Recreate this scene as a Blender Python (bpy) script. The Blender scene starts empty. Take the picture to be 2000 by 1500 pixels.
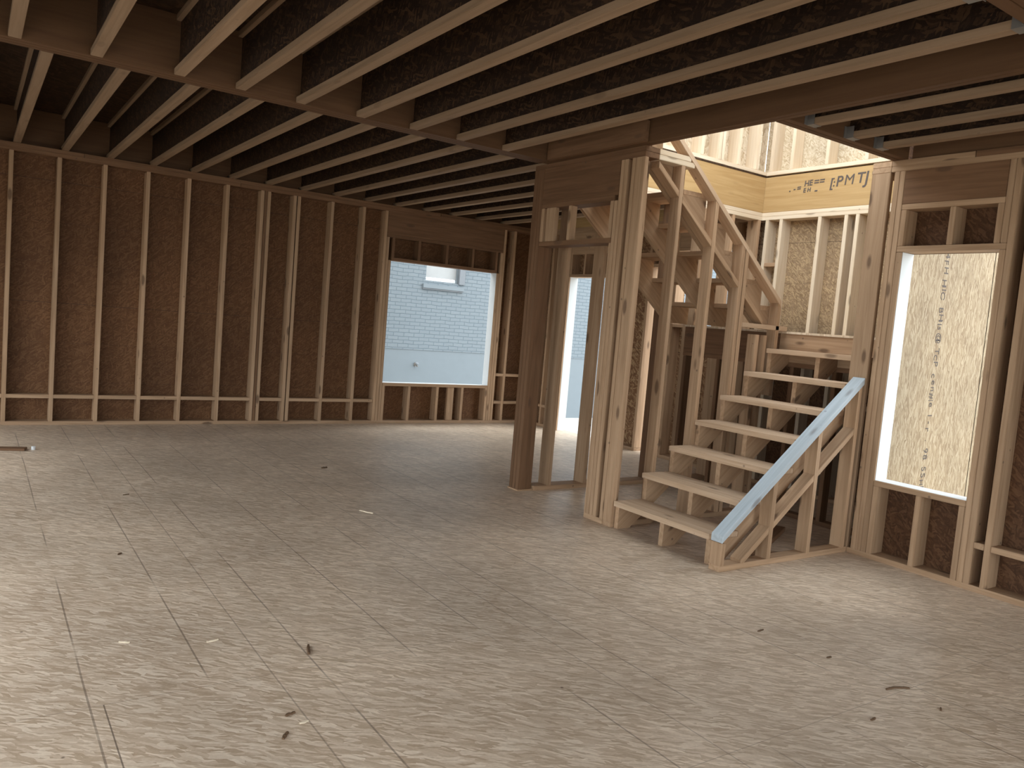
import bpy, bmesh, math, random
from mathutils import Vector, Matrix
random.seed(7)
SC = bpy.context.scene
COL = SC.collection

# ------------------------------------------------------------------ camera, light, exposure
yaw, pitch, roll = 0.6041, -0.0791, 0.0839
cy, sy, cp, sp, cr, sr = math.cos(yaw), math.sin(yaw), math.cos(pitch), math.sin(pitch), math.cos(roll), math.sin(roll)
F = Vector((sy*cp, cy*cp, sp)); R0 = Vector((cy, -sy, 0)); U0 = R0.cross(F)
R = R0*cr + U0*sr; U = -R0*sr + U0*cr
cam = bpy.data.cameras.new('camera'); cam.sensor_width = 36; cam.lens = 1543.31*36/2000
cam.clip_start = 0.05; cam.clip_end = 200
camo = bpy.data.objects.new('camera', cam); COL.objects.link(camo)
M = Matrix.Identity(4)
for i in range(3):
    M[i][0], M[i][1], M[i][2] = R[i], U[i], -F[i]
M[2][3] = 1.4419
camo.matrix_world = M
SC.camera = camo

W = bpy.data.worlds.new('sky'); SC.world = W; W.use_nodes = True
nt = W.node_tree; bg = nt.nodes['Background']
bg.inputs['Color'].default_value = (0.83, 0.92, 1.0, 1)
bg.inputs['Strength'].default_value = 1.0
SC.view_settings.view_transform = 'Standard'
SC.view_settings.look = 'None'
SC.view_settings.gamma = 1.0
SC.view_settings.use_curve_mapping = False
SC.view_settings.exposure = 2.5
try:
    SC.cycles.use_denoising = True
    SC.cycles.max_bounces = 10
    SC.cycles.diffuse_bounces = 7
    SC.cycles.use_adaptive_sampling = True
    SC.cycles.adaptive_threshold = 0.02
    SC.cycles.sample_clamp_indirect = 4
except Exception:
    pass

def portal(name, loc, normal, sx, sz):
    """Sampling guide for the sky in an opening (emits nothing)."""
    l = bpy.data.lights.new(name, 'AREA'); l.shape = 'RECTANGLE'; l.size = sx; l.size_y = sz
    l.cycles.is_portal = True
    o = bpy.data.objects.new(name, l); COL.objects.link(o)
    n = Vector(normal); o.matrix_world = Matrix.Translation(loc) @ n.to_track_quat('-Z', 'Z').to_matrix().to_4x4()

H = 2.756; YA = 9.19; XP = 3.895; YF = 5.40; YM = 4.23; XS = 6.66; XR = 5.207; YH = 3.17
DK0, DK1 = 3.112, 3.13
XL = -1.2; YN = -2.6
portal('daylight_portal', (XL-.16, 4.1, 1.07), (1, 0, 0), 2.5, 2.14)
portal('daylight_portal', (XL-.16, 7.45, .97), (1, 0, 0), 2.3, 1.86)
portal('daylight_portal', (XL-.16, 0, 1.07), (1, 0, 0), 3.6, 2.14)
portal('daylight_portal', (5.14, YA+.16, 1.3), (0, -1, 0), 1.59, 1.56)
portal('daylight_portal', (XS+.16, 8.0, 1.05), (-1, 0, 0), 1.0, 2.1)
portal('daylight_portal', (XS+.16, 6.13, 1.98), (-1, 0, 0), .76, .84)
portal('daylight_portal', (XR+.16, 2.715, 1.33), (-1, 0, 0), .63, 1.57)
portal('daylight_portal', (2.1, YN-.16, 1.2), (0, 1, 0), 5.4, 2.4)
portal('daylight_portal', (5.3, 4.29, 4.5), (0, 0, -1), 2.8, 2.4)

# ------------------------------------------------------------------ materials
def newmat(name, rough=.75):
    m = bpy.data.materials.new(name); m.use_nodes = True
    n = m.node_tree.nodes; l = m.node_tree.links
    b = n['Principled BSDF']; b.inputs['Roughness'].default_value = rough
    b.inputs['Specular IOR Level'].default_value = .25
    return m, n, l, b
def N(n, t, **k):
    x = n.new(t)
    for a, v in k.items(): setattr(x, a, v)
    return x
def math_(n, l, op, a, b=None, clamp=False):
    x = N(n, 'ShaderNodeMath', operation=op); x.use_clamp = clamp
    for i, v in enumerate((a, b)):
        if v is None: continue
        if isinstance(v, (int, float)): x.inputs[i].default_value = v
        else: l.new(v, x.inputs[i])
    return x.outputs[0]
def mix(n, l, fac, a, b, blend='MIX'):
    x = N(n, 'ShaderNodeMix', data_type='RGBA', blend_type=blend)
    if isinstance(fac, (int, float)): x.inputs[0].default_value = fac
    else: l.new(fac, x.inputs[0])
    for i, v in ((6, a), (7, b)):
        if isinstance(v, tuple): x.inputs[i].default_value = (*v, 1)
        else: l.new(v, x.inputs[i])
    return x.outputs[2]
def ramp(n, l, fac, stops):
    x = N(n, 'ShaderNodeValToRGB'); e = x.color_ramp.elements
    while len(e) < len(stops): e.new(.5)
    for i, (p, c) in enumerate(stops):
        e[i].position = p; e[i].color = (*c, 1) if isinstance(c, tuple) else (c, c, c, 1)
    l.new(fac, x.inputs[0]); return x.outputs[0]

def lumber(name, base, dark, knots=1.0, vary=.22):
    """grain runs along the board's own X axis"""
    m, n, l, b = newmat(name, .72)
    tc = N(n, 'ShaderNodeTexCoord'); oi = N(n, 'ShaderNodeObjectInfo')
    off = N(n, 'ShaderNodeVectorMath', operation='SCALE'); off.inputs[3].default_value = 37.0
    comb = N(n, 'ShaderNodeCombineXYZ')
    for i in range(3): l.new(oi.outputs['Random'], comb.inputs[i])
    l.new(comb.outputs[0], off.inputs[0])
    add = N(n, 'ShaderNodeVectorMath', operation='ADD'); l.new(tc.outputs['Object'], add.inputs[0]); l.new(off.outputs[0], add.inputs[1])
    mp = N(n, 'ShaderNodeMapping'); mp.inputs['Scale'].default_value = (1.1, 22, 22); l.new(add.outputs[0], mp.inputs[0])
    nz = N(n, 'ShaderNodeTexNoise'); nz.inputs['Scale'].default_value = 1.6; nz.inputs['Detail'].default_value = 5; nz.inputs['Distortion'].default_value = .6
    l.new(mp.outputs[0], nz.inputs['Vector'])
    grain = ramp(n, l, nz.outputs[0], [(.32, 0.0), (.62, 1.0)])
    mp2 = N(n, 'ShaderNodeMapping'); mp2.inputs['Scale'].default_value = (.9, 3, 3); l.new(add.outputs[0], mp2.inputs[0])
    nz2 = N(n, 'ShaderNodeTexNoise'); nz2.inputs['Scale'].default_value = 1.3; l.new(mp2.outputs[0], nz2.inputs['Vector'])
    c = mix(n, l, grain, dark, base)
    c = mix(n, l, math_(n, l, 'MULTIPLY', nz2.outputs[0], .45), c, (base[0]*.72, base[1]*.62, base[2]*.5))
    mp3 = N(n, 'ShaderNodeMapping'); mp3.inputs['Scale'].default_value = (2.4, 7, 7); l.new(add.outputs[0], mp3.inputs[0])
    vo = N(n, 'ShaderNodeTexVoronoi'); vo.inputs['Scale'].default_value = 1.0; l.new(mp3.outputs[0], vo.inputs['Vector'])
    kn = ramp(n, l, vo.outputs['Distance'], [(.10, 1.0), (.17, 0.0)])
    c = mix(n, l, math_(n, l, 'MULTIPLY', kn, .75*knots), c, (.10, .055, .03))
    vn = N(n, 'ShaderNodeTexVoronoi'); vn.inputs['Scale'].default_value = 7.0; l.new(add.outputs[0], vn.inputs['Vector'])
    ns = ramp(n, l, vn.outputs['Distance'], [(.045, 1.0), (.075, 0.0)])
    c = mix(n, l, math_(n, l, 'MULTIPLY', ns, .6*min(1, knots)), c, (.09, .06, .045))
    v = math_(n, l, 'ADD', math_(n, l, 'MULTIPLY', oi.outputs['Random'], vary), 1-vary/2)
    cb = N(n, 'ShaderNodeCombineColor')
    for i in range(3): l.new(v, cb.inputs[i])
    c = mix(n, l, 1.0, c, cb.outputs[0], 'MULTIPLY')
    l.new(c, b.inputs['Base Color'])
    bp = N(n, 'ShaderNodeBump'); bp.inputs['Strength'].default_value = .15; bp.inputs['Distance'].default_value = .004
    l.new(nz.outputs[0], bp.inputs['Height']); l.new(bp.outputs[0], b.inputs['Normal'])
    return m

def osb(name, plane, lo, mid, hi, scale=1.0, lines=None, rough=.7, bump=.25, big=0.0, extra=None, flakerot=(0.25, 1.5, -0.7), stretch=4.5, contrast=1.0):
    """flakes of strand board in the given plane of object space"""
    m, n, l, b = newmat(name, rough)
    tc = N(n, 'ShaderNodeTexCoord'); sx = N(n, 'ShaderNodeSeparateXYZ'); l.new(tc.outputs['Object'], sx.inputs[0])
    ax = {'xy': (0, 1, 2), 'xz': (0, 2, 1), 'yz': (1, 2, 0)}[plane]
    cb = N(n, 'ShaderNodeCombineXYZ')
    for i in range(3): l.new(sx.outputs[ax[i]], cb.inputs[i])
    warp = N(n, 'ShaderNodeTexNoise'); warp.inputs['Scale'].default_value = 9*scale; l.new(cb.outputs[0], warp.inputs['Vector'])
    ws = N(n, 'ShaderNodeVectorMath', operation='SCALE'); ws.inputs[3].default_value = .05/scale; l.new(warp.outputs[1], ws.inputs[0])
    wa = N(n, 'ShaderNodeVectorMath', operation='ADD'); l.new(cb.outputs[0], wa.inputs[0]); l.new(ws.outputs[0], wa.inputs[1])
    vals = []
    for k, rot in enumerate(flakerot):
        mp = N(n, 'ShaderNodeMapping'); mp.inputs['Rotation'].default_value = (0, 0, rot)
        mp2 = N(n, 'ShaderNodeMapping'); mp2.inputs['Scale'].default_value = (11*scale, 11*scale*stretch, .01); mp2.inputs['Location'].default_value = (k*3.7, k*1.3, 0)
        l.new(wa.outputs[0], mp.inputs[0]); l.new(mp.outputs[0], mp2.inputs[0])
        vo = N(n, 'ShaderNodeTexVoronoi', voronoi_dimensions='2D'); vo.inputs['Scale'].default_value = 1
        l.new(mp2.outputs[0], vo.inputs['Vector'])
        s = N(n, 'ShaderNodeSeparateColor'); l.new(vo.outputs['Color'], s.inputs[0]); vals.append((s.outputs[0], s.outputs[1]))
    v = vals[0][0]
    for (a, g) in vals[1:]:
        sel = math_(n, l, 'GREATER_THAN', g, .55)
        mm = N(n, 'ShaderNodeMix', data_type='FLOAT'); l.new(sel, mm.inputs[0]); l.new(v, mm.inputs[2]); l.new(a, mm.inputs[3]); v = mm.outputs[0]
    fine = N(n, 'ShaderNodeTexNoise'); fine.inputs['Scale'].default_value = 60*scale; fine.inputs['Detail'].default_value = 3; l.new(cb.outputs[0], fine.inputs['Vector'])
    v = math_(n, l, 'ADD', math_(n, l, 'MULTIPLY', v, .75), math_(n, l, 'MULTIPLY', fine.outputs[0], .3))
    c = ramp(n, l, v, [(.08, lo), (.5, mid), (.95, hi)])
    cloud = N(n, 'ShaderNodeTexNoise'); cloud.inputs['Scale'].default_value = 1.1; cloud.inputs['Detail'].default_value = 4; l.new(cb.outputs[0], cloud.inputs['Vector'])
    cl = ramp(n, l, cloud.outputs[0], [(.3, .82), (.7, 1.12)])
    c = mix(n, l, 1.0, c, cl, 'MULTIPLY')
    if lines: c = lines(n, l, sx, c, fine.outputs[0], cloud.outputs[0])
    l.new(c, b.inputs['Base Color'])
    bp = N(n, 'ShaderNodeBump'); bp.inputs['Strength'].default_value = bump; bp.inputs['Distance'].default_value = .003
    l.new(v, bp.inputs['Height']); l.new(bp.outputs[0], b.inputs['Normal'])
    return m

def linemask(n, l, coord, period, phase, half):
    """1 near coord = phase + k*period"""
    t = math_(n, l, 'ADD', coord, -phase + period*400.5)
    t = math_(n, l, 'MODULO', t, period)
    t = math_(n, l, 'ABSOLUTE', math_(n, l, 'SUBTRACT', t, period/2))
    return math_(n, l, 'LESS_THAN', t, half)

def wall_lines(n, l, sx, c, fine, cloud):
    z = sx.outputs[2]
    m1 = linemask(n, l, z, 1.2192, .02, .0025)
    m2 = math_(n, l, 'MULTIPLY', linemask(n, l, z, .4064, .02, .002), .5)
    mm = math_(n, l, 'MAXIMUM', m1, m2)
    return mix(n, l, math_(n, l, 'MULTIPLY', mm, .75), c, (.05, .03, .02))

def floor_lines(n, l, sx, c, fine, cloud):
    x, y = sx.outputs[0], sx.outputs[1]
    wob = N(n, 'ShaderNodeTexNoise', noise_dimensions='1D'); wob.inputs['Scale'].default_value = .5; l.new(y, wob.inputs['W'])
    xw = math_(n, l, 'ADD', x, math_(n, l, 'MULTIPLY', math_(n, l, 'SUBTRACT', wob.outputs[0], .5), .02))
    brk = N(n, 'ShaderNodeTexNoise'); brk.inputs['Scale'].default_value = 1.4; brk.inputs['Detail'].default_value = 2
    mpb = N(n, 'ShaderNodeMapping'); mpb.inputs['Scale'].default_value = (2.4, 1, 1)
    cbx = N(n, 'ShaderNodeCombineXYZ'); l.new(x, cbx.inputs[0]); l.new(y, cbx.inputs[1]); l.new(cbx.outputs[0], mpb.inputs[0]); l.new(mpb.outputs[0], brk.inputs['Vector'])
    bm_ = ramp(n, l, brk.outputs[0], [(.40, 0.0), (.52, 1.0)])
    a = math_(n, l, 'MULTIPLY', linemask(n, l, xw, .4064, .372, .0035), bm_)
    a = math_(n, l, 'MULTIPLY', a, .55)
    a2 = math_(n, l, 'MULTIPLY', linemask(n, l, xw, 1.2192, 1.005, .003), .4)
    # sheet joints across the joists, faint
    s = math_(n, l, 'MULTIPLY', linemask(n, l, y, 1.2192, 2.92, .002), .35)
    s2 = math_(n, l, 'MULTIPLY', math_(n, l, 'MULTIPLY', linemask(n, l, xw, 40, .415, .0028), math_(n, l, 'LESS_THAN', y, 2.92)), .75)
    mm = math_(n, l, 'MAXIMUM', math_(n, l, 'MAXIMUM', a, a2), math_(n, l, 'MAXIMUM', s, s2))
    c = mix(n, l, mm, c, (.13, .09, .065))
    # scuffs and specks
    vo = N(n, 'ShaderNodeTexVoronoi'); vo.inputs['Scale'].default_value = 4.2; l.new(cbx.outputs[0], vo.inputs['Vector'])
    sp_ = ramp(n, l, vo.outputs['Distance'], [(.018, 1.0), (.035, 0.0)])
    return mix(n, l, math_(n, l, 'MULTIPLY', sp_, .7), c, (.12, .08, .055))

LB = lumber('framing_lumber', (.46, .303, .183), (.32, .20, .115))
LBP = lumber('skylit_lumber', (.72, .60, .45), (.62, .49, .34), .7, .08)  # framing lumber made paler: skylight in the stairwell put into the colour
LBW = lumber('blue_grey_rail_lumber', (.50, .56, .595), (.40, .45, .48), .6, .05)  # blue-grey base colour for the top rail
LB2 = lumber('framing_lumber_brown', (.20, .108, .056), (.13, .068, .033), 1.0)
LVL = lumber("laminated_beam", (.13, .066, .030), (.10, .049, .022), .35, .1)
LBT = lumber('tread_lumber', (.60, .43, .29), (.46, .31, .19), .8, .15)
RIM = lumber('laminated_rim', (.47, .31, .14), (.38, .235, .095), .15, .06)
FLANGE = lumber('joist_flange', (.30, .20, .125), (.23, .15, .09), .4, .2)
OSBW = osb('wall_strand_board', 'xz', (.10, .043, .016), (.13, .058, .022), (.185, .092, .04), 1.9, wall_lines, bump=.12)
OSBY = osb('wall_strand_board_side', 'yz', (.15, .07, .03), (.24, .125, .06), (.46, .30, .16), 1.5, wall_lines)
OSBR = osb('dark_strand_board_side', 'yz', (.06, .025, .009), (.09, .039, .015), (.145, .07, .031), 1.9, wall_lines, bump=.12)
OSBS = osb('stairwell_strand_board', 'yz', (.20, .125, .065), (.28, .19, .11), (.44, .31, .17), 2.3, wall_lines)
OSBQ = osb('pale_strand_board_side', 'yz', (.40, .30, .18), (.54, .43, .29), (.66, .56, .41), 2.2)  # lighter copy for the upper right wall, skylight put into the colour
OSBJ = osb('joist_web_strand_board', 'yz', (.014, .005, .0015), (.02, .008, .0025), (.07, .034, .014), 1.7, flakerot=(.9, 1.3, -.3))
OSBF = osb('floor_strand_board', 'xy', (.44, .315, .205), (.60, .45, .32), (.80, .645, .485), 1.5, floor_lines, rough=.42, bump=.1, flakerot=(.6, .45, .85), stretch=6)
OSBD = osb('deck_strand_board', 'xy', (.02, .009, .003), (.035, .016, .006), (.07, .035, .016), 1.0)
OSBP = osb('pale_strand_board', 'xz', (.38, .27, .16), (.58, .47, .33), (.68, .58, .44), 2.0, flakerot=(1.2, .45, 1.75), stretch=3, bump=.3)  # pale because the skylight upstairs is put into its colour
OSBF2 = osb('landing_strand_board', 'xy', (.5, .37, .24), (.62, .48, .33), (.75, .6, .44), 1.0)
OSBE = osb('exterior_strand_board', 'xz', (.19, .12, .06), (.285, .205, .115), (.38, .295, .185), 1.5, flakerot=(1.2, 1.45, 1.75), stretch=5, bump=.3)

def simple(name, col, rough=.6, metal=0, noise=.1):
    m, n, l, b = newmat(name, rough); b.inputs['Metallic'].default_value = metal
    tc = N(n, 'ShaderNodeTexCoord'); nz = N(n, 'ShaderNodeTexNoise'); nz.inputs['Scale'].default_value = 6; nz.inputs['Detail'].default_value = 4
    l.new(tc.outputs['Object'], nz.inputs['Vector'])
    c = mix(n, l, nz.outputs[0], tuple(x*(1-noise) for x in col), tuple(min(1, x*(1+noise)) for x in col))
    l.new(c, b.inputs['Base Color']); return m
STEEL = simple('galvanised_steel', (.22, .20, .18), .5, .6)
INK = simple('printed_ink', (.09, .07, .06), .8)
PAINT = simple('grey_white_paint', (.165, .188, .20), .7, 0, .05)
DARKTRIM = simple('dark_trim', (.16, .17, .18), .6)
BLIND = simple('pale_window_blind', (.34, .34, .33), .6)
GROUNDM = simple('bare_ground', (.50, .46, .40), .9, 0, .25)
CHIPD = simple('dark_splinter', (.13, .075, .04), .8)
CHIPL = simple('pale_splinter', (.78, .64, .46), .8)
CAP = simple('white_plastic_cap', (.62, .62, .60), .4)
def brickmat():
    m, n, l, b = newmat('painted_brick', .75)
    tc = N(n, 'ShaderNodeTexCoord'); sx = N(n, 'ShaderNodeSeparateXYZ'); l.new(tc.outputs['Object'], sx.inputs[0])
    cb = N(n, 'ShaderNodeCombineXYZ'); l.new(sx.outputs[0], cb.inputs[0]); l.new(sx.outputs[2], cb.inputs[1])
    wn = N(n, 'ShaderNodeTexNoise'); wn.inputs['Scale'].default_value = 5; wn.inputs['Detail'].default_value = 4; l.new(cb.outputs[0], wn.inputs['Vector'])
    wsc = N(n, 'ShaderNodeVectorMath', operation='SCALE'); wsc.inputs[3].default_value = .035; l.new(wn.outputs[1], wsc.inputs[0])
    wad = N(n, 'ShaderNodeVectorMath', operation='ADD'); l.new(cb.outputs[0], wad.inputs[0]); l.new(wsc.outputs[0], wad.inputs[1])
    br = N(n, 'ShaderNodeTexBrick'); l.new(wad.outputs[0], br.inputs['Vector'])
    br.inputs['Scale'].default_value = 1; br.inputs['Brick Width'].default_value = .21; br.inputs['Row Height'].default_value = .068
    br.inputs['Mortar Size'].default_value = .008; br.inputs['Mortar Smooth'].default_value = .5
    br.inputs['Color1'].default_value = (.165, .188, .20, 1); br.inputs['Color2'].default_value = (.155, .178, .192, 1); br.inputs['Mortar'].default_value = (.115, .14, .155, 1)
    l.new(br.outputs['Color'], b.inputs['Base Color'])
    bp = N(n, 'ShaderNodeBump'); bp.inputs['Strength'].default_value = .6; bp.inputs['Distance'].default_value = .01; bp.invert = True
    l.new(br.outputs['Fac'], bp.inputs['Height']); l.new(bp.outputs[0], b.inputs['Normal'])
    return m
BRICK = brickmat()

# ------------------------------------------------------------------ object helpers
def tag(o, label=None, cat=None, group=None, kind=None):
    if label: o['label'] = label
    if cat: o['category'] = cat
    if group: o['group'] = group
    if kind: o['kind'] = kind
    return o
def empty(name, loc=(0, 0, 0)):
    o = bpy.data.objects.new(name, None); o.empty_display_size = .1
    COL.objects.link(o); o.matrix_world = Matrix.Translation(loc); o.location = loc
    return o
def struct(name, loc=(0, 0, 0), label=None):
    o = empty(name, loc); return tag(o, label, None, None, 'structure')
def place(o, mw, parent):
    if parent is not None:
        o.parent = parent
        o.matrix_basis = world(parent).inverted() @ mw
    else:
        o.matrix_basis = mw
def world(o):
    m = o.matrix_basis.copy(); p = o.parent
    while p: m = p.matrix_basis @ m; p = p.parent
    return m
CACHE = {}
def boxmesh(L, w, t, mat, bevel):
    k = (round(L, 4), round(w, 4), round(t, 4), mat.name, bevel)
    if k in CACHE: return CACHE[k]
    bm = bmesh.new(); bmesh.ops.create_cube(bm, size=1)
    for v in bm.verts: v.co = Vector((v.co.x*L, v.co.y*w, v.co.z*t))
    if bevel:
        bmesh.ops.bevel(bm, geom=list(bm.edges), offset=min(bevel, min(L, w, t)*.2), segments=2, affect='EDGES')
    me = bpy.data.meshes.new('board'); bm.to_mesh(me); bm.free(); me.materials.append(mat); CACHE[k] = me
    return me
def box(name, x0, x1, y0, y1, z0, z1, mat=None, parent=None, bevel=.0025):
    """board between two corners; its grain follows its longest side"""
    mat = mat or LB
    d = (x1-x0, y1-y0, z1-z0); c = Vector(((x0+x1)/2, (y0+y1)/2, (z0+z1)/2))
    ax = max(range(3), key=lambda i: d[i])
    if ax == 0: rot = Matrix(((1, 0, 0), (0, 1, 0), (0, 0, 1))); dims = (d[0], d[1], d[2])
    elif ax == 1: rot = Matrix(((0, -1, 0), (1, 0, 0), (0, 0, 1))); dims = (d[1], d[0], d[2])
    else: rot = Matrix(((0, 0, -1), (0, 1, 0), (1, 0, 0))); dims = (d[2], d[1], d[0])
    o = bpy.data.objects.new(name, boxmesh(*dims, mat, bevel)); COL.objects.link(o)
    place(o, Matrix.Translation(c) @ rot.to_4x4(), parent); return o
def sloped(name, A, B, y0, y1, t, mat=None, parent=None, plumb=False):
    """board in an XZ slope: A,B = (x,z) along its underside, thickness t above; optional plumb cut ends"""
    mat = mat or LB
    a = Vector((A[0], 0, A[1])); b = Vector((B[0], 0, B[1])); L = (b-a).length; u = (b-a)/L
    up = Vector((-u.z, 0, u.x)); 
    if up.z < 0: up = -up
    # local frame: X=u, Y=world Y, Z=up (right-handed)
    zl = u.cross(Vector((0, 1, 0)))
    bm = bmesh.new()
    w = y1-y0
    sh = 0.0
    if plumb: sh = t*u.z/u.x
    pts = []
    s = 1 if zl.dot(up) > 0 else -1
    for zz in (0, t):
        dx = -sh*zz/t if False else (zz/t*(-(t*(up.x/u.x))) if plumb else 0)
        for yy in (-w/2, w/2):
            for xx in (0, L): pts.append(Vector((xx+dx, yy, s*zz)))
    vs = [bm.verts.new(p) for p in pts]
    for f in ((0, 1, 3, 2), (4, 6, 7, 5), (0, 4, 5, 1), (2, 3, 7, 6), (0, 2, 6, 4), (1, 5, 7, 3)): bm.faces.new([vs[i] for i in f])
    bmesh.ops.recalc_face_normals(bm, faces=bm.faces)
    bmesh.ops.bevel(bm, geom=list(bm.edges), offset=.0025, segments=1, affect='EDGES')
    me = bpy.data.meshes.new(name); bm.to_mesh(me); bm.free(); me.materials.append(mat)
    o = bpy.data.objects.new(name, me); COL.objects.link(o)
    mw = Matrix.Identity(4)
    for i in range(3): mw[i][0], mw[i][1], mw[i][2] = u[i], (0, 1, 0)[i], zl[i]
    mw[0][3], mw[1][3], mw[2][3] = a.x, (y0+y1)/2, a.z
    place(o, mw, parent); return o
def prism_xz(name, pts, y0, y1, mat=None, parent=None, grain=None):
    """flat board cut to an outline in XZ, thickness along Y; local X = grain direction"""
    mat = mat or LB
    ang = math.atan2(grain[1], grain[0]) if grain else 0
    rot = Matrix.Rotation(-ang, 4, 'Y'); mw = Matrix.Translation((pts[0][0], (y0+y1)/2, pts[0][1])) @ rot
    inv = mw.inverted(); bm = bmesh.new(); fr = []; bk = []
    for x, z in pts:
        fr.append(bm.verts.new(inv @ Vector((x, y0, z)))); bk.append(bm.verts.new(inv @ Vector((x, y1, z))))
    n = len(pts); bm.faces.new(fr); bm.faces.new(bk[::-1])
    for i in range(n): bm.faces.new((fr[i], bk[i], bk[(i+1) % n], fr[(i+1) % n]))
    bmesh.ops.recalc_face_normals(bm, faces=bm.faces)
    me = bpy.data.meshes.new(name); bm.to_mesh(me); bm.free(); me.materials.append(mat)
    o = bpy.data.objects.new(name, me); COL.objects.link(o); place(o, mw, parent); return o
def panels(name, rects, plane, d0, d1, mat, parent=None):
    """one mesh of sheet rectangles, at the world origin frame of object space. plane xz: rect=(x0,x1,z0,z1), d=y"""
    bm = bmesh.new()
    for a0, a1, b0, b1 in rects:
        if plane == 'xz': lo, hi = (a0, d0, b0), (a1, d1, b1)
        elif plane == 'yz': lo, hi = (d0, a0, b0), (d1, a1, b1)
        else: lo, hi = (a0, b0, d0), (a1, b1, d1)
        r = bmesh.ops.create_cube(bm, size=1)
        for v in r['verts']: v.co = Vector([lo[i]+(v.co[i]+.5)*(hi[i]-lo[i]) for i in range(3)])
    me = bpy.data.meshes.new(name); bm.to_mesh(me); bm.free(); me.materials.append(mat)
    o = bpy.data.objects.new(name, me); COL.objects.link(o); place(o, Matrix.Identity(4), parent); return o
def cut(a0, a1, b0, b1, holes):
    """rectangle minus rectangular holes (non-overlapping in a)"""
    out = []; x = a0
    for h in sorted(holes):
        out.append((x, h[0], b0, b1)) if h[0] > x else None
        if h[2] > b0: out.append((h[0], h[1], b0, h[2]))
        if h[3] < b1: out.append((h[0], h[1], h[3], b1))
        x = h[1]
    if x < a1: out.append((x, a1, b0, b1))
    return out
T = .0381; D6 = .14; D4 = .089
PZ = H-2*T   # underside of the double top plate

# ------------------------------------------------------------------ floor, deck, ground
fl = panels('floor', [(XL-.15, XR+.15, YN-.15, YH), (XL-.15, XS+.15, YH, YA+.15)], 'xy', -.02, 0, OSBF); tag(fl, kind='structure')
fb = panels('trim_1', [(XL-.15, XR+.15, YN-.15, YH), (XL-.15, XS+.15, YH, YA+.15)], 'xy', -.5, -.021, PAINT); tag(fb, kind='structure')
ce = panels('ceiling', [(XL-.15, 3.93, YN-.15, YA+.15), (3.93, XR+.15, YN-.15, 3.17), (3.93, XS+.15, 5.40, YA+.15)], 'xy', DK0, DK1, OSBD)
tag(ce, kind='structure')
gr = panels('ground', [(-30, 40, -30, 40)], 'xy', -.6, -.5, GROUNDM); tag(gr, kind='structure')

# ------------------------------------------------------------------ far wall (with the big window opening)
wa = struct('wall_back', (0, YA, 0))
ya0, ya1 = YA, YA+D6
def sy_(x0, x1, z0, z1, name='stud', mat=None, p=wa): return box(name, x0, x1, ya0, ya1, z0, z1, mat, p)
box('bottom_plate', XL, XS, ya0, ya1, 0, T, None, wa)
box('top_plate', XL, 2.45, ya0, ya1, PZ, PZ+T, LB2, wa); box('top_plate', 2.452, XS, ya0, ya1, PZ, PZ+T, LB2, wa)
box('top_plate', XL, .9, ya0, ya1, PZ+T, H, LB2, wa); box('top_plate', .902, 5.0, ya0, ya1, PZ+T, H, LB2, wa); box('top_plate', 5.002, XS, ya0, ya1, PZ+T, H, LB2, wa)
xs = []
for i in range(-5, 10):
    x = .284+i*.4064
    if i == 6: xs += [2.70, 2.775]; continue
    if i == 7: xs += [3.075, 3.125]; continue
    xs.append(x)
xs = [x for x in xs if x > XL+.1]
for x in xs: sy_(x-T/2, x+T/2, T, PZ)
sy_(2.7225, 2.7525, T, PZ, mat=LB2)
pr = [XL+.02]+xs
for a, b in zip(pr, pr[1:]+[4.24]):
    if b-a > .12: box('blocking', a+T/2, b-T/2, ya0, ya1-.03, .272, .31, None, wa)
for x in (4.245, 4.284, 4.323): sy_(x-T/2, x+T/2-.0008, T, PZ if x < 4.26 else (2.36 if x < 4.3 else 2.077))
for x in (5.958, 5.997, 6.036): sy_(x-T/2, x+T/2-.0008, T, 2.077 if x < 5.98 else (2.36 if x < 6.02 else PZ))
box('window_header', 4.266, 6.016, ya0, ya0+T*2, 2.398, PZ, LB2, wa)
box('header_plate', 4.266, 6.016, ya0, ya1, 2.36, 2.397, LB2, wa)
box('opening_head', 4.343, 5.938, ya0, ya1, 2.077, 2.115, LB2, wa)
for x in (4.362, 4.73, 5.14, 5.54, 5.918): sy_(x-T/2, x+T/2, 2.116, 2.36, 'cripple_stud', LB2)
box('window_sill', 4.343, 5.938, ya0, ya1, .485, .523, None, wa)
for x in (4.362, 4.73, 5.15, 5.535, 5.918): sy_(x-T/2, x+T/2, T, .485, 'cripple_stud')
box('cripple_stud', 5.32, 5.42, ya0+.03, ya0+.07, T, .485, None, wa)
for x in (6.20, 6.60): sy_(x-T/2, x+T/2, T, PZ)
for z in (.272, .66):
    for a, b in ((6.056, 6.18), (6.22, 6.58)): box('blocking', a, b, ya0, ya1-.03, z, z+T, None, wa)
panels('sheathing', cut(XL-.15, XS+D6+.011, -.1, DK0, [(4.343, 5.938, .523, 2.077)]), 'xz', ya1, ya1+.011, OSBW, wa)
# rim at the joist ends
rb = box('rim_board', XL, XS+D6, YA+.10, YA+D6-.002, H, DK0, LVL)
tag(rb, 'brown rim board closing the joist ends above the far wall', 'board')

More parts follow.
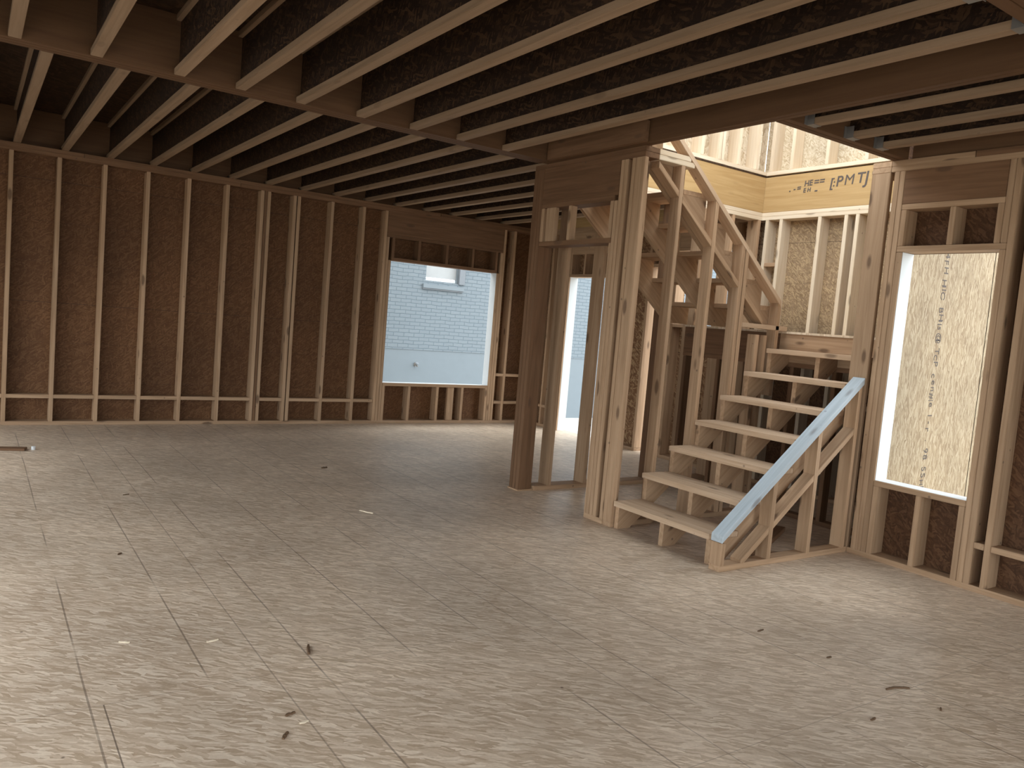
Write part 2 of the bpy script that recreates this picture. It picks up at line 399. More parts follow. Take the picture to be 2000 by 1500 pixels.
# ------------------------------------------------------------------ outer wall beside foyer and stairwell
wb = struct('wall_right_far', (XS, 7, 0))
def sxs(y0, y1, z0=T, z1=PZ, name='stud', mat=None): return box(name, XS, XS+D6, y0, y1, z0, z1, mat or (LBP if y0 < 5.5 else None), wb)
for a, b in ((3.31, 6.78), (6.95, 7.5), (8.5, YA-.001)): box('bottom_plate', XS, XS+D6, a, b, 0, T, None, wb)
for ta, tb, tm in ((3.31, 5.5, LBP), (5.501, YA-.001, LB)): box('top_plate', XS, XS+D6, ta, tb, PZ, PZ+T, tm, wb); box('top_plate', XS, XS+D6, ta, tb, PZ+T, H, tm, wb)
for y in (3.33, 3.75, 4.33, 4.445, 4.725, 5.165, 5.335): sxs(y-T/2, y+T/2)
box('blocking', XS, XS+D6-.03, 5.185, 5.315, 2.21, 2.248, None, wb)
box('blocking', XS, XS+D6-.03, 3.77, 4.31, .9, .938, None, wb)
for y in (5.56, 5.73, 6.53, 6.76, 6.97, 7.44, 8.52, 8.64, 8.90, 9.13): sxs(y-T/2, y+T/2)
for y, zt in ((5.731-T/2+T, 2.30), (6.97-T, 2.30), (7.50-T/2, 2.1), (8.50+.0, 2.1)): pass
box('blocking', XS, XS+D6-.03, 8.66, 8.88, .272, .31, None, wb); box('blocking', XS, XS+D6-.03, 8.92, 9.11, .272, .31, None, wb)
sxs(8.541, 8.579, T, PZ); sxs(8.581, 8.619, T, PZ)
box('door_header', XS, XS+T*2, 7.46, 8.50, 2.40, PZ, None, wb)
box('opening_head', XS, XS+D6, 7.46, 8.50, 2.10, 2.138, None, wb)
for y in (7.48, 7.85, 8.2, 8.48): sxs(y-T/2, y+T/2, 2.139, 2.40, 'cripple_stud')
box('window_header', XS, XS+T*2, 5.75, 6.51, 2.44, PZ, None, wb)
box('opening_head', XS, XS+D6, 5.75, 6.51, 2.40, 2.438, None, wb)
box('window_sill', XS, XS+D6, 5.75, 6.51, 1.53, 1.568, None, wb)
box('cripple_stud', XS, XS+D6, 6.11, 6.148, T, 1.53, None, wb)
box('opening_head', XS, XS+D6, 6.78, 6.95, 2.22, 2.258, None, wb)
panels('sheathing', cut(5.5, YA+D6, -.1, DK0, [(5.75, 6.51, 1.568, 2.40), (6.78, 6.95, 0, 2.22), (7.5, 8.5, 0, 2.10)]), 'yz', XS+D6, XS+D6+.011, OSBY, wb)
panels('sheathing', [(3.159, 5.499, 1.5, DK0)], 'yz', XS+D6, XS+D6+.011, OSBS, wb)  # lighter copy above the landing: stairwell daylight put into the colour
panels('sheathing', [(3.159, 5.499, -.1, 1.499)], 'yz', XS+D6, XS+D6+.011, OSBR, wb)  # darker copy of the same sheathing: shade below the landing put into colour
rim = box('rim_board', XS+.001, XS+.042, 3.31, YA, H, DK0, RIM)
tag(rim, 'orange laminated rim board with dark printing, right side of stairwell top', 'board')
rim2 = box('rim_board', 3.935, XS, 5.402, 5.443, H, DK0, RIM)
tag(rim2, 'orange laminated rim board across the far side of the stairwell top', 'board')
def text(name, s, size, mw, mat, parent, extrude=.0006, shear=0, bold=0):
    cu = bpy.data.curves.new(name, 'FONT'); cu.body = s; cu.size = size; cu.extrude = extrude; cu.offset = bold; cu.shear = shear
    o = bpy.data.objects.new(name+'_tmp', cu); COL.objects.link(o)
    bpy.context.view_layer.update()
    me = bpy.data.meshes.new_from_object(o.evaluated_get(bpy.context.evaluated_depsgraph_get()))
    bpy.data.objects.remove(o); me.materials.clear(); me.materials.append(mat)
    q = bpy.data.objects.new(name, me); COL.objects.link(q); place(q, mw, parent); return q
def frame(origin, xd, yd):
    xd = Vector(xd).normalized(); yd = Vector(yd).normalized(); zd = xd.cross(yd)
    m = Matrix.Identity(4)
    for i in range(3): m[i][0], m[i][1], m[i][2] = xd[i], yd[i], zd[i]; m[i][3] = origin[i]
    return m
# the stamp reads along the board, facing -X: text x axis runs towards -Y
LET = [('P', .135, 4.595, 2.952), ('M', .135, 4.512, 2.957), ('T', .135, 4.385, 2.963), ('J', .155, 4.305, 2.955), ('"', .11, 4.245, 2.975), ('[', .12, 4.66, 2.95), (':', .10, 4.625, 2.955),
       ('H', .075, 4.94, 2.985), ('E', .075, 4.885, 2.988), ('=', .10, 4.835, 2.982), ('=', .10, 4.775, 2.984), ('E', .06, 4.945, 2.925), ('H', .055, 4.90, 2.928), ('-', .11, 4.82, 2.905), ('=', .08, 5.02, 2.945), ('-', .08, 5.06, 2.945), ('.', .10, 5.11, 2.945)]
for ch, size_, yy, zz in LET:
    text('printed_lettering', ch, size_, frame((XS-.0008, yy, zz), (0, -1, .02), (0, .02, 1)), INK, rim, shear=.12, bold=(0 if ch == 'M' else .0015))

# ------------------------------------------------------------------ upstairs framing above the stairwell
wu = struct('wall_upper_far', (5.3, YF, DK1))
box('sole_plate', 3.93, XS, YF, YF+D6, DK1, DK1+T, LBP, wu)
for x in (4.2, 4.6, 5.0, 5.4, 5.7, 5.94, 5.985, 6.22, 6.50): box('stud', x-T/2, x+T/2, YF, YF+D6, DK1+T, 4.4, LBP, wu)
panels('sheathing', [(3.93, XS, DK1, 4.4)], 'xz', YF+D6, YF+D6+.011, OSBP, wu)
wv = struct('wall_upper_right', (XS, 4.3, DK1))
box('sole_plate', XS, XS+D6, 3.17, YF+D6, DK1, DK1+T, LBP, wv)
for y in (3.5, 3.9, 4.31, 4.72, 5.115, 5.36): box('stud', XS, XS+D6, y-T/2, y+T/2, DK1+T, 4.4, LBP, wv)

panels('sheathing', [(3.17, YF+D6, DK0+.001, 4.4)], 'yz', XS+D6, XS+D6+.011, OSBQ, wv)
# ------------------------------------------------------------------ return wall and right window wall
wr = struct('wall_return', (5.9, YH, 0))
box('stud', XR, XR+T, YH, YH+D6, T, PZ, None, wr)
box('gap_light_stop', XR+.045, XR+D6, 3.1435, 3.1685, T, PZ, LB2, wr)  # added dark strip that stops light showing through the corner gap
for x in (5.6, 6.0, 6.4, 6.64): box('stud', x-T/2, x+T/2, YH, YH+D6, T, PZ, LB2, wr)
for x in (5.6, 6.0, 6.4): box('stud', x-T/2, x+T/2, YH+.001, YH+D6-.02, H+T, 4.4, LB, wr)
box('bottom_plate', XR, XS+D6, YH, YH+D6, 0, T, None, wr)
box('top_plate', XR, XS+D6, YH, YH+D6, PZ, PZ+T, None, wr); box('top_plate', XR, XS+D6, YH, YH+D6, PZ+T, H, None, wr)
sh = panels('sheathing', [(XR+D6, 6.862, -.1, 4.4)], 'xz', YH-.011, YH, OSBE, wr)
zz = 2.27
for i, ch in enumerate('//4FH HIIC: BHIIs@I TCP cen#|e l-r . 98 SSHI-HHHL HHIL//4'):
    size_ = .085 if i % 7 else .07
    if ch != ' ': text('printed_lettering', ch, size_, frame((6.035+(2.28-zz)*.02+(.006 if i % 3 else -.004), YH-.0118, zz), (0.03, 0, -1), (1, 0, 0.03)), INK, sh)
    zz -= .022 if ch in '/I|:.' else (.045 if ch == ' ' else .05)
    if zz < .3: break
for z in (2.2, 1.6, 1.1, .6): pass

wc = struct('wall_right', (XR, 1.5, 0))
def sxr(y0, y1, z0=T, z1=PZ, name='stud', mat=None): return box(name, XR, XR+D6, y0, y1, z0, z1, mat, wc)
box('bottom_plate', XR, XR+D6, YN, YH-.001, 0, T, None, wc)
box('top_plate', XR, XR+D6, YN, YH-.001, PZ, PZ+T, None, wc)
box('top_plate', XR, XR+D6, 2.62, YH-.001, PZ+T, H, None, wc); box('top_plate', XR, XR+D6, YN, 2.615, PZ+T, H, LB2, wc)
for a, b, zt in ((3.104, 3.142, PZ), (3.065, 3.103, PZ), (3.026, 3.064, 2.13)): sxr(a, b, T, zt)
for a, b, zt in ((2.366, 2.404, 2.13), (2.327, 2.365, PZ), (2.225, 2.263, PZ)): sxr(a, b, T, zt)
sxr(2.366, 2.404, 2.171, PZ)
box('window_header', XR, XR+T*2, 2.405, 3.064, 2.455, PZ, LB2, wc)
box('header_plate', XR, XR+D6, 2.405, 3.064, 2.417, 2.454, None, wc)
box('opening_head', XR, XR+D6, 2.366, 3.064, 2.132, 2.17, None, wc)
for y in (3.044, 2.715, 2.425): sxr(y-T/2, y+T/2, 2.171, 2.416, 'cripple_stud')
box('window_sill', XR-.001, XR+D6, 2.404, 3.025, .515, .552, None, wc)
for y in (3.005, 2.705, 2.425): sxr(y-T/2, y+T/2, T, .514, 'cripple_stud')
box('blocking', XR, XR+D6-.03, 2.264, 2.326, .272, .31, None, wc)
for i in range(11):
    y = 1.86-i*.4064; sxr(y-T/2, y+T/2)
    box('blocking', XR, XR+D6-.03, y+T/2, (y+.4064-T/2) if i else 2.224, .272, .31, None, wc)
panels('sheathing', cut(YN-.15, YH-.011, -.1, DK0, [(2.404, 3.025, .552, 2.13)]), 'yz', XR+D6, XR+D6+.011, OSBR, wc)
rb = box('rim_board', XR+.03, XR+.068, YN, 3.05, H, DK0, LVL)
tag(rb, 'brown rim board above the right window wall', 'board')

wx = panels('wall_added_back', [(XL-.15, XS+D6, DK1, 6.0)], 'xz', YA+.05, YA+.15, OSBP); tag(wx, kind='structure')  # three unseen upper-storey walls, added to shade the outside faces below
wy = panels('wall_added_side', [(YF+D6+.011, YA+.05, DK1, 6.0)], 'yz', XS+.05, XS+.15, OSBP); tag(wy, kind='structure')
wz = panels('wall_added_front', [(YN, YH-.02, DK1, 6.0)], 'yz', XR+.05, XR+.151, OSBP); tag(wz, kind='structure')
# ------------------------------------------------------------------ walls behind and left of the camera
wl = struct('wall_left', (XL, 3, 0))
box('bottom_plate', XL-D6, XL, -2.58, -1.82, 0, T, None, wl); box('bottom_plate', XL-D6, XL, 1.82, 2.85, 0, T, None, wl); box('bottom_plate', XL-D6, XL, 5.4, YA, 0, T, None, wl)
box('top_plate', XL-D6, XL, YN, YA, PZ, H, None, wl)
y = YN+.02
while y < YA:
    if not 2.8 < y < 5.4 and not -1.85 < y < 1.85 and not 6.3 < y < 8.6: box('stud', XL-D6, XL, y-T/2, y+T/2, T, PZ, None, wl)
    y += .4064
for yy in (6.28, 8.62, 2.83, 5.37, -1.82, 1.82): box('stud', XL-D6, XL, yy-T/2, yy+T/2, T, PZ, None, wl)
box('door_header', XL-D6, XL-D6+.076, 2.85, 5.35, 2.14, 2.43, None, wl); box('opening_head', XL-D6, XL, 6.3, 8.6, 1.9, 1.94, None, wl); box('window_header', XL-D6, XL-D6+.076, -1.8, 1.8, 2.14, 2.43, None, wl)
panels('sheathing', cut(YN-.15, YA+.15, -.1, DK0, [(-1.8, 1.8, .0, 2.14), (2.85, 5.35, 0, 2.14), (6.3, 8.6, .04, 1.9)]), 'yz', XL-D6-.011, XL-D6, OSBY, wl)  # opening beside the viewer added, far one reshaped, for more daylight
wn = struct('wall_near', (1.6, YN, 0))
box('bottom_plate', XL, XR, YN-D6, YN, 0, T, None, wn); box('top_plate', XL, XR, YN-D6, YN, PZ, H, None, wn)
x = XL+.02
while x < XR:
    if not -.65 < x < 4.85: box('stud', x-T/2, x+T/2, YN-D6, YN, T, PZ, None, wn)
    x += .4064
for xx in (-.62, 4.82): box('stud', xx-T/2, xx+T/2, YN-D6, YN, T, PZ, None, wn)
box('window_header', -.6, 4.8, YN-D6, YN-.06, 2.4, PZ, None, wn)
panels('sheathing', cut(XL-.15, XR+.15, -.1, DK0, [(-.6, 4.8, 0, 2.4)]), 'xz', YN-D6-.011, YN-D6, OSBW, wn)  # unseen opening, widened to bring more daylight into the room

# ------------------------------------------------------------------ partition with closet door opening, and the post
wp = struct('wall_closet', (XP, 4.9, 0))
def sxp(y0, y1, z0=T, z1=PZ, name='stud', mat=None, x0=XP, x1=XP+D6): return box(name, x0, x1, y0, y1, z0, z1, mat, wp)
box('bottom_plate', XP, XP+D6, 4.321, 4.54, 0, T, None, wp)
box('top_plate', XP, XP+D6, YM, 5.424, PZ, PZ+T, LB2, wp); box('top_plate', XP, XP+D6, YM, 5.56, PZ+T, H, LB2, wp)
sxp(4.321, 4.359); sxp(4.40, 4.438); sxp(4.439, 4.477); sxp(4.478, 4.516, T, 2.39); sxp(4.517, 4.54, T, 2.08)
box('door_header', XP, XP+T*2, 4.478, 5.425, 2.43, PZ, LB2, wp)
box('header_plate', XP, XP+D6, 4.517, 5.425, 2.391, 2.429, LB2, wp)
box('opening_head', XP, XP+D6, 4.517, 5.425, 2.081, 2.119, LB2, wp)
box('cripple_stud', XP, XP+T, 5.23, 5.35, 2.12, 2.391, LB, wp)
for y in (5.405, 5.04, 4.54): sxp(y-T/2, y+T/2, 2.12, 2.391, 'cripple_stud', None, XP, XP+.06)
post = empty('built_up_post', (XP+.07, 5.49, 0))
tag(post, 'dark brown built-up wooden post standing free at the end of the partition, under the beam', 'post')
for k in range(3): box('post_ply', XP, XP+D6, 5.426+k*.0455, 5.426+k*.0455+.0445, 0.012, PZ+T-.001, LB2, post)
box('base_plate', XP-.01, XP+D6+.01, 5.415, 5.57, 0, .012, LB, post)

# foyer wall (open studs) behind the stairs
wf = struct('wall_foyer', (5.3, YF, 0))
box('bottom_plate', XP+D6+.012, XS-.001, YF, YF+D6, 0, T, None, wf)
box('top_plate', XP+D6+.001, XS-.001, YF, YF+D6, PZ, PZ+T, LBP, wf); box('top_plate', XP+D6+.001, XS-.001, YF, YF+D6, PZ+T, H, LBP, wf)
for x in (4.21, 4.612, 5.02, 5.42, 5.83, 6.235, 6.63): box('stud', x-T/2, x+T/2, YF, YF+D6, T, PZ, LB2 if 4.9 < x < 5.6 else LB, wf)  # middle studs browner: dimness inside the closet put into the colour

# white strips on jambs and sills: skylight there, put into the colour
JAMBLIT = simple('lit_jamb_white', (.55, .55, .53), .6, 0, .03)
lit_strip = lambda *a_, p=None: box('lit_jamb_strip', *a_, JAMBLIT, p, 0)
lit_strip(5.9365, 5.938, ya0+.012, ya1+.011, .5245, 2.077, p=wa); lit_strip(4.343, 5.936, ya0+.03, ya1+.011, .523, .5245, p=wa)
lit_strip(XS+.02, XS+D6+.011, 8.4985, 8.5, 0, 2.10, p=wb)
lit_strip(XR+.012, XR+D6+.011, 3.0235, 3.025, .5535, 2.13, p=wc); lit_strip(XR+.012, XR+D6+.011, 2.404, 3.023, .552, .5535, p=wc)
# ------------------------------------------------------------------ beams in the ceiling
def beam(name, plies, label, x0, x1, y0, y1, z0, z1, along):
    e = empty(name, ((x0+x1)/2, (y0+y1)/2, z0)); tag(e, label, 'beam')
    for k in range(plies):
        if along == 'x':
            a = y0+(y1-y0)*k/plies; b = y0+(y1-y0)*(k+1)/plies-.001; box('beam_ply', x0, x1, a, b, z0, z1, LVL, e)
        else:
            a = x0+(x1-x0)*k/plies; b = x0+(x1-x0)*(k+1)/plies-.001; box('beam_ply', a, b, y0, y1, z0, z1, LVL, e)
    return e
beam('ceiling_beam', 3, 'long flush beam crossing the ceiling from the left edge to the dark post', XL-.14, 3.838, 5.29, 5.445, H, DK0, 'x')
beam('ceiling_beam', 2, 'beam crossing the ceiling in the top right corner, nearest the viewer', XL-.14, XR+.02, 1.44, 1.565, H, DK0, 'x')
beam('stairwell_trimmer_beam', 2, 'long board beam running from the partition to the top right, left edge of stairwell opening', 3.84, 3.93, 1.57, 5.40, H, DK0, 'y')
beam('stairwell_header_beam', 2, 'short dark header closing the near side of the stairwell opening', 3.932, XR+.02, 3.068, 3.168, H, DK0, 'x')
bk = box('blocking_board', 3.80, 3.838, 4.15, 5.28, H, 2.90, LB2)
tag(bk, 'short brown board nailed to the beam above the closet partition', 'board')

# ------------------------------------------------------------------ joists
ORD = ['first', 'second', 'third', 'fourth', 'fifth', 'sixth', 'seventh', 'eighth', 'ninth', 'tenth', 'eleventh', 'twelfth', 'thirteenth', 'fourteenth', 'fifteenth', 'sixteenth']
def joist(x, y0, y1, label, group, hang0=False, hang1=False):
    e = empty('floor_joist', (x, (y0+y1)/2, H)); tag(e, label, 'joist', group)
    box('bottom_flange', x-.032, x+.032, y0, y1, H, H+.038, FLANGE, e)
    box('top_flange', x-.032, x+.032, y0, y1, DK0-.038, DK0, FLANGE, e)
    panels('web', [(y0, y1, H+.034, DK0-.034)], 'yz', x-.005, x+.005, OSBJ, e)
    for flag, ye, s in ((hang0, y0, 1), (hang1, y1, -1)):
        if flag:
            ya, yb = sorted((ye, ye+s*.05))
            bm = bmesh.new()
            for lo, hi in (((x-.037, ya, H-.002), (x+.037, yb, H)), ((x-.037, ya, H), (x-.034, yb, H+.07)), ((x+.034, ya, H), (x+.037, yb, H+.07)),
                           ((x-.06, ye-.001 if s > 0 else ye-.002, H), (x-.034, ye+.002 if s > 0 else ye+.001, H+.07)), ((x+.034, ye-.001 if s > 0 else ye-.002, H), (x+.06, ye+.002 if s > 0 else ye+.001, H+.07))):
                r = bmesh.ops.create_cube(bm, size=1)
                for v in r['verts']: v.co = Vector([lo[i]+(v.co[i]+.5)*(hi[i]-lo[i]) for i in range(3)])
            me = bpy.data.meshes.new('joist_hanger'); bm.to_mesh(me); bm.free(); me.materials.append(STEEL)
            h = bpy.data.objects.new('joist_hanger', me); COL.objects.link(h); place(h, Matrix.Identity(4), e)
            h['label'] = 'thin galvanised steel hanger'
    return e
NEAR = [.16, .56, 1.01, 1.375, 1.765, 2.19, 2.60, 2.99, 3.40]
for i, x in enumerate(NEAR):
    joist(x, 1.567, 5.288, f'wooden I-joist on the near side of the long beam, {ORD[i]} from the left', 'joists in front of the long beam', hang0=True)
for x in (-1.45, -1.05, -.65, -.25):
    joist(x, 1.567, 5.288, 'wooden I-joist beyond the left edge, near side of the long beam', 'joists beyond the left edge')
for k in range(15):
    x = .3267+k*.4064
    lab = f'wooden I-joist between the long beam and the far wall, {ORD[k]} from the left' if x < 3.8 else f'wooden I-joist over the far wall beyond the post, {ORD[k]} from the left of its row'
    joist(x, 5.447 if x < 3.8 else YF+.042+.001, YA+.099, lab, 'joists between the long beam and the far wall')
for x in (-1.3, -.89, -.48, -.08):
    joist(x, 5.447, YA+.099, 'wooden I-joist beyond the left edge, far side of the long beam', 'joists beyond the left edge far side')
for x, w in ((4.13, 'farthest left, starting at the stairwell corner'), (4.53, 'middle one of the three'), (4.86, 'closest to the right wall')):
    joist(x, 1.567, 3.066, f'wooden I-joist ending on the stairwell header, {w}', 'joists ending on the stairwell header', hang0=True, hang1=True)
for i, x in enumerate([-1.4+.4064*k for k in range(16)]):
    joist(x, YN, 1.438, 'wooden I-joist overhead behind the viewer', 'joists behind the viewer')

# ------------------------------------------------------------------ lower flight
r_, d_, X1 = .1993, .256, 3.906
st = empty('lower_stairs', (X1, 3.75, 0))
tag(st, 'open wooden stairs with seven plank treads rising right to the landing', 'stairs')
SL = r_/d_
def bot1(x): return .025+.778*(x-4.08)
def stringer1(y0, y1):
    pts = [(X1+.02, 0.0)]
    for k in range(1, 8):
        pts += [(X1+.02+(k-1)*d_, k*r_-T), (X1+.02+k*d_, k*r_-T)]
    xe = 5.697; pts[-1] = (xe, 7*r_-T); pts += [(xe, bot1(xe)), (4.08-.025/.778, 0.0)]
    return prism_xz('stringer', pts, y0, y1, LB, st, (1, .778))
stringer1(3.313, 3.351); stringer1(3.73, 3.768); stringer1(4.185, 4.223)
for k in range(1, 8):
    x = X1+(k-1)*d_; z = k*r_
    box('tread', x, min(x+.275, 5.698), 3.313, 4.226, z-T+.0005, z, LBT, st)
# ------------------------------------------------------------------ sloped guard half wall
gw = empty('stair_guard_wall', (4.5, 3.2, 0))
tag(gw, 'low sloped stud half wall with pale top rail along the lower stairs', 'half wall')
box('bottom_plate', 3.862, XR-.001, 3.171, 3.26, 0, T, LB, gw)
def ztop(x): return .228+.77*(x-3.86)-.048
box('end_post', 3.862, 3.90, 3.171, 3.26, T, ztop(3.86), LB, gw)
for x in (4.33, 4.75, 5.155):
    prism_xz('stud', [(x-T/2, T), (x+T/2, T), (x+T/2, ztop(x+T/2)), (x-T/2, ztop(x-T/2))], 3.171, 3.26, LB, gw, (0, 1))
sloped('top_rail', (3.862, ztop(3.862)), (5.19, ztop(5.19)), 3.168, 3.262, T, LBW, gw, plumb=True)
for a, b in ((4.06, 4.311), (4.349, 4.731), (4.769, 5.136)):
    sloped('sloped_blocking', (a, bot1(a)), (b, bot1(b)), 3.172, 3.259, T, LB, gw, plumb=True)

# ------------------------------------------------------------------ landing
ld = empty('stair_landing', (6.1, 4.3, 0))
tag(ld, 'wooden landing platform with a plain board face at the turn of the stairs', 'landing')
box('rim_board', 5.70, 5.738, 3.315, 4.30, 1.292, 1.531, LB, ld)
box('rim_board', 5.70, 5.738, 4.302, 5.395, 1.292, 1.531, LB2, ld)
for y in (3.34, 3.75, 4.15, 4.55, 4.95, 5.37): box('landing_joist', 5.739, XS-.001, y-T/2, y+T/2, 1.292, 1.531, LB2, ld)  # joists and supports browner: shade under the landing put into their colour
panels('deck', [(5.69, XS-.001, 3.315, 5.395)], 'xy', 1.531, 1.549, OSBF2, ld)
box('support_plate', 5.70, 5.79, 3.315, 5.395, 1.253, 1.291, LB2, ld)
box('support_plate', 5.70, 5.79, 3.315, 5.395, 0, T, LB2, ld)
for y in (3.36, 3.75, 4.15, 4.55, 4.95, 5.37): box('support_stud', 5.70, 5.79, y-T/2, y+T/2, T, 1.252, LB2, ld)

# ------------------------------------------------------------------ wall between the flights
mw_ = empty('stair_divider_wall', (4.7, 4.27, 0))
tag(mw_, 'open stud wall between the two flights with long sloped hand rail on top', 'stud wall')
m0, m1 = YM, YM+D4
def zr(x): return 2.87-.81*(x-4.25)-.049      # underside of the sloped rail
box('end_stud', XP, XP+T, m0, m1, T, PZ, LB, mw_)
box('bottom_plate', XP, 5.695, m0, m1, 0, T, LB, mw_)
for i, xe in enumerate((4.40, 4.357)): box('top_plate', XP+D6+.001, xe, m0, m1, PZ+i*T, PZ+(i+1)*T-.0005, LBP, mw_)
box('stud', 4.266, 4.304, m0, m1, T, PZ, LB, mw_)
for a in (4.665, 5.02, 5.07, 5.54):
    prism_xz('stud', [(a, T if a < 5.5 else 1.0), (a+T, T if a < 5.5 else 1.0), (a+T, zr(a+T)), (a, zr(a))], m0, m1, LB, mw_, (0, 1))
for x in (5.30, 5.40): box('stud', x, x+T, m0, m1, T, 1.50, LB, mw_)
box('landing_plate', 5.11, 5.69, m0, m1, 1.55, 1.588, LBT, mw_)
sloped('hand_rail', (3.97, zr(3.97)), (5.575, zr(5.575)), m0-.003, m1+.003, T, LBT, mw_, plumb=True)
def bot2(x): return 2.60-.785*(x-4.07)
for a, b in ((4.04, 4.264), (4.306, 4.663), (4.705, 5.018), (5.11, 5.36)):
    sloped('sloped_blocking', (a, bot2(a)), (b, bot2(b)), m0+.001, m1-.001, T, LB, mw_, plumb=True)

# ------------------------------------------------------------------ upper flight
us = empty('upper_stairs', (4.8, 4.85, 1.55))
tag(us, 'upper flight of stairs climbing back left, seen from beneath with exposed stringers', 'stairs')
r2, X2 = .1975, 5.70
def stringer2(y0, y1):
    pts = [(X2-.02, 1.55)]
    for k in range(1, 8):
        pts += [(X2-.02-(k-1)*d_, 1.55+k*r2-T), (X2-.02-k*d_, 1.55+k*r2-T)]
    xe = 4.037; pts[-1] = (xe, 1.55+7*r2-T); pts += [(xe, bot2(xe)), (4.07+(2.60-1.55)/.785, 1.55)]
    return prism_xz('stringer', pts, y0, y1, LB, us, (1, -.785))
stringer2(4.322, 4.36); stringer2(4.82, 4.858); stringer2(5.358, 5.396)
for k in range(1, 8):
    x = X2-(k-1)*d_; z = 1.55+k*r2
    box('tread', max(x-.275, 4.037), x, 4.322, 5.396, z-T+.0005, z, LB, us)

# ------------------------------------------------------------------ neighbouring house beyond the openings
nh = empty('neighbour_house', (8, 13, -.5))
tag(nh, 'pale blue-grey painted brick house outside the far window and door', 'house')
panels('brick_wall', cut(-6, 20, .77, 4.4, [(6.86, 7.70, 2.05, 3.4)]), 'xz', 13.0, 13.2, BRICK, nh)
panels('foundation', [(-6, 20, -.5, .77)], 'xz', 13.01, 13.2, PAINT, nh)
wd = panels('window_frame', [(6.82, 6.87, 1.97, 3.45), (7.55, 7.62, 1.97, 3.45), (6.82, 7.62, 1.97, 2.06), (6.82, 7.62, 3.4, 3.45)], 'xz', 13.04, 13.14, PAINT, nh)
panels('window_blind', [(6.87, 7.55, 2.12, 3.4)], 'xz', 13.10, 13.12, BLIND, wd)
panels('window_blind_rail', [(6.87, 7.53, 2.06, 2.11)], 'xz', 13.08, 13.10, CAP, wd)
panels('window_side_reveal', [(7.56, 7.68, 2.04, 3.45)], 'xz', 12.97, 13.03, DARKTRIM, nh)  # dark panel standing for the window's right side reveal
panels('window_sill', [(6.80, 7.66, 1.92, 1.99)], 'xz', 12.95, 13.05, PAINT, nh)
panels('window_sill_edge', [(6.80, 7.66, 1.895, 1.919)], 'xz', 12.97, 13.01, DARKTRIM, nh)
def cyl(name, p0, p1, rad, mat, parent, seg=16):
    a, b = Vector(p0), Vector(p1); bm = bmesh.new()
    bmesh.ops.create_cone(bm, cap_ends=True, segments=seg, radius1=rad, radius2=rad, depth=(b-a).length)
    me = bpy.data.meshes.new(name); bm.to_mesh(me); bm.free(); me.materials.append(mat)
    o = bpy.data.objects.new(name, me); COL.objects.link(o)
    place(o, Matrix.Translation((a+b)/2) @ (b-a).to_track_quat('Z', 'Y').to_matrix().to_4x4(), parent); return o
hb = empty('garden_faucet', (6.78, 12.98, .5)); tag(hb, 'small outdoor faucet on the pale house wall', 'faucet')
cyl('wall_flange', (6.78, 13.009, .5), (6.78, 12.995, .5), .035, STEEL, hb); cyl('spout', (6.78, 13.0, .5), (6.78, 12.92, .47), .012, STEEL, hb); cyl('handle', (6.78, 12.94, .52), (6.78, 12.93, .53), .028, DARKTRIM, hb)

# ------------------------------------------------------------------ scraps on the floor
def chip(name, x, y, L, w, h, ang, mat, label, cat='wood scrap', z=0, bend=.0):
    rnd = random.Random(int(x*1000+y*77)); bm = bmesh.new(); rings = []
    nseg = 5
    for i in range(nseg+1):
        t = i/nseg; cx = (t-.5)*L; cyy = bend*math.sin(t*math.pi)+rnd.uniform(-.1, .1)*w
        ww = w*(.35+.65*math.sin(math.pi*(.12+.76*t)))*rnd.uniform(.8, 1.15)/2; hh = h*rnd.uniform(.6, 1)
        rings.append([bm.verts.new((cx, cyy-ww, 0)), bm.verts.new((cx, cyy+ww, 0)), bm.verts.new((cx, cyy+ww*.6, hh)), bm.verts.new((cx, cyy-ww*.7, hh*.8))])
    for a, b in zip(rings, rings[1:]):
        for i in range(4): bm.faces.new((a[i], a[(i+1) % 4], b[(i+1) % 4], b[i]))
    bm.faces.new(rings[0]); bm.faces.new(rings[-1][::-1]); bmesh.ops.recalc_face_normals(bm, faces=bm.faces)
    me = bpy.data.meshes.new(name); bm.to_mesh(me); bm.free(); me.materials.append(mat)
    o = bpy.data.objects.new(name, me); COL.objects.link(o); o.location = (x, y, z+.0005); o.rotation_euler = (0, 0, ang)
    return tag(o, label, cat)
chip('wood_splinter', 1.20, 3.07, .085, .016, .012, 1.25, CHIPD, 'dark curled splinter on the floor, tallest scrap at front centre left')
chip('wood_splinter', .87, 3.31, .05, .012, .006, .2, CHIPL, 'pale sliver on the floor left of the dark curled splinter')
chip('wood_splinter', .55, 3.43, .045, .012, .005, -.6, CHIPL, 'pale short sliver on the floor at left, near the dark chalk line')
chip('wood_splinter', .90, 2.46, .045, .014, .009, .9, CHIPD, 'dark chip on the floor near the bottom edge, left of centre')
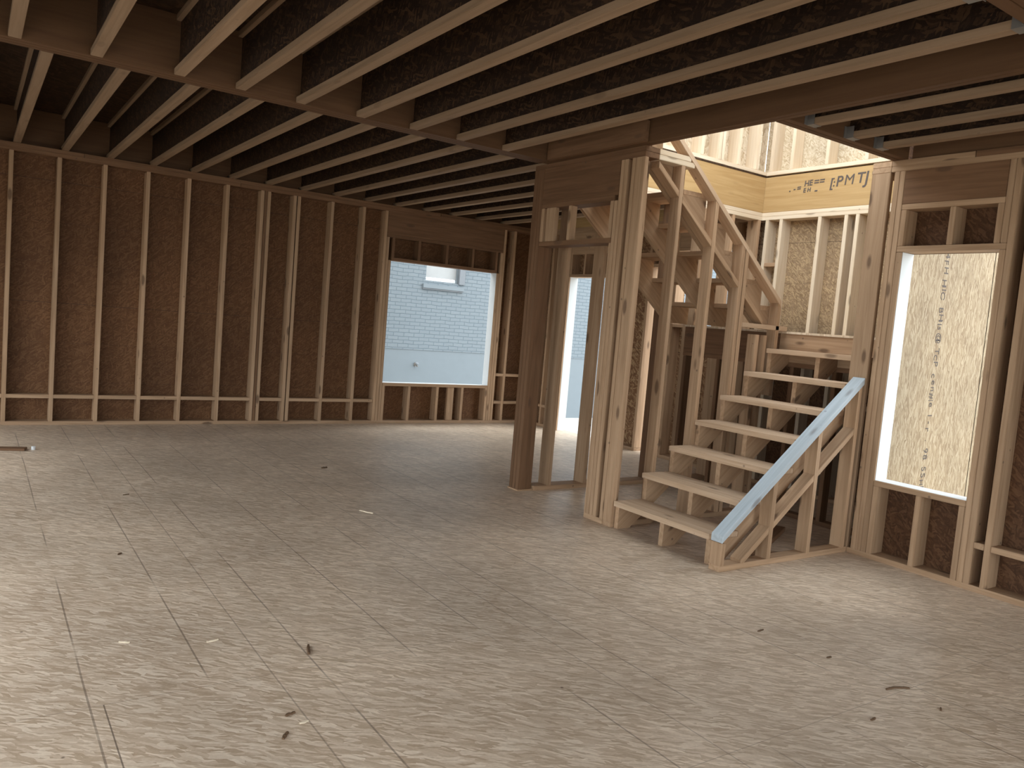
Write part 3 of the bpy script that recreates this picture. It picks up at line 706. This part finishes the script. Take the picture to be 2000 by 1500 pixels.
chip('wood_splinter', .96, 2.59, .04, .012, .008, .3, CHIPD, 'dark chip just behind the pale flake near the bottom edge')
chip('wood_splinter', .985, 2.52, .035, .014, .004, .2, CHIPL, 'pale flake between two dark chips near the bottom edge')
chip('wood_splinter', 3.34, 1.72, .12, .012, .008, -.35, CHIPD, 'long thin dark splinter on the floor at front right', bend=.01)
chip('wood_splinter', 2.97, 1.61, .035, .012, .006, .1, CHIPD, 'small dark chip left of the long thin splinter, front right')
chip('wood_splinter', 3.33, 1.53, .03, .010, .006, .5, CHIPD, 'tiny dark chip below the long thin splinter, front right')
chip('wood_splinter', 3.35, 2.06, .03, .012, .006, 0, CHIPD, 'tiny dark chip behind the long thin splinter, right side')
chip('wood_splinter', 3.31, 2.42, .05, .012, .005, .1, CHIPD, 'dark flat chip on the floor in front of the stair guard')
chip('wood_splinter', 2.36, 5.11, .12, .02, .008, -1.1, CHIPL, 'pale sliver lying in the middle of the floor')
chip('wood_splinter', 2.63, 6.64, .06, .03, .012, .4, CHIPD, 'dark chip in the middle distance left of the post')
chip('wood_splinter', .70, 4.63, .03, .012, .008, .8, CHIPD, 'small dark chip on the bright floor at left')
chip('wood_splinter', .93, 6.0, .04, .012, .006, .2, CHIPD, 'small dark chip far left where the floor darkens')
sc = box('scrap_board', .05, .42, 7.80, 7.90, .001, .02, LB2); sc.rotation_euler.z += -.25
tag(sc, 'brown scrap board lying on the floor at the left edge', 'board')
cp_ = cyl('plastic_cap', (.47, 7.82, .0), (.47, 7.82, .03), .016, CAP, None); tag(cp_, 'small white cap on the floor beside the scrap board', 'cap')
# offcuts under the stairs
b1 = box('lumber_offcut', 4.55, 4.69, 3.93, 4.02, .01, .05, LB); b1.location.z = .022
tag(b1, 'small pale offcut block lying under the stairs behind the second tread', 'wood block')
b2 = box('lumber_offcut', 4.35, 5.25, 3.50, 3.59, 0.001, .039, LB2); b2.rotation_euler.z += .45
tag(b2, 'longer brown offcut lying flat on the floor under the stairs', 'wood block')
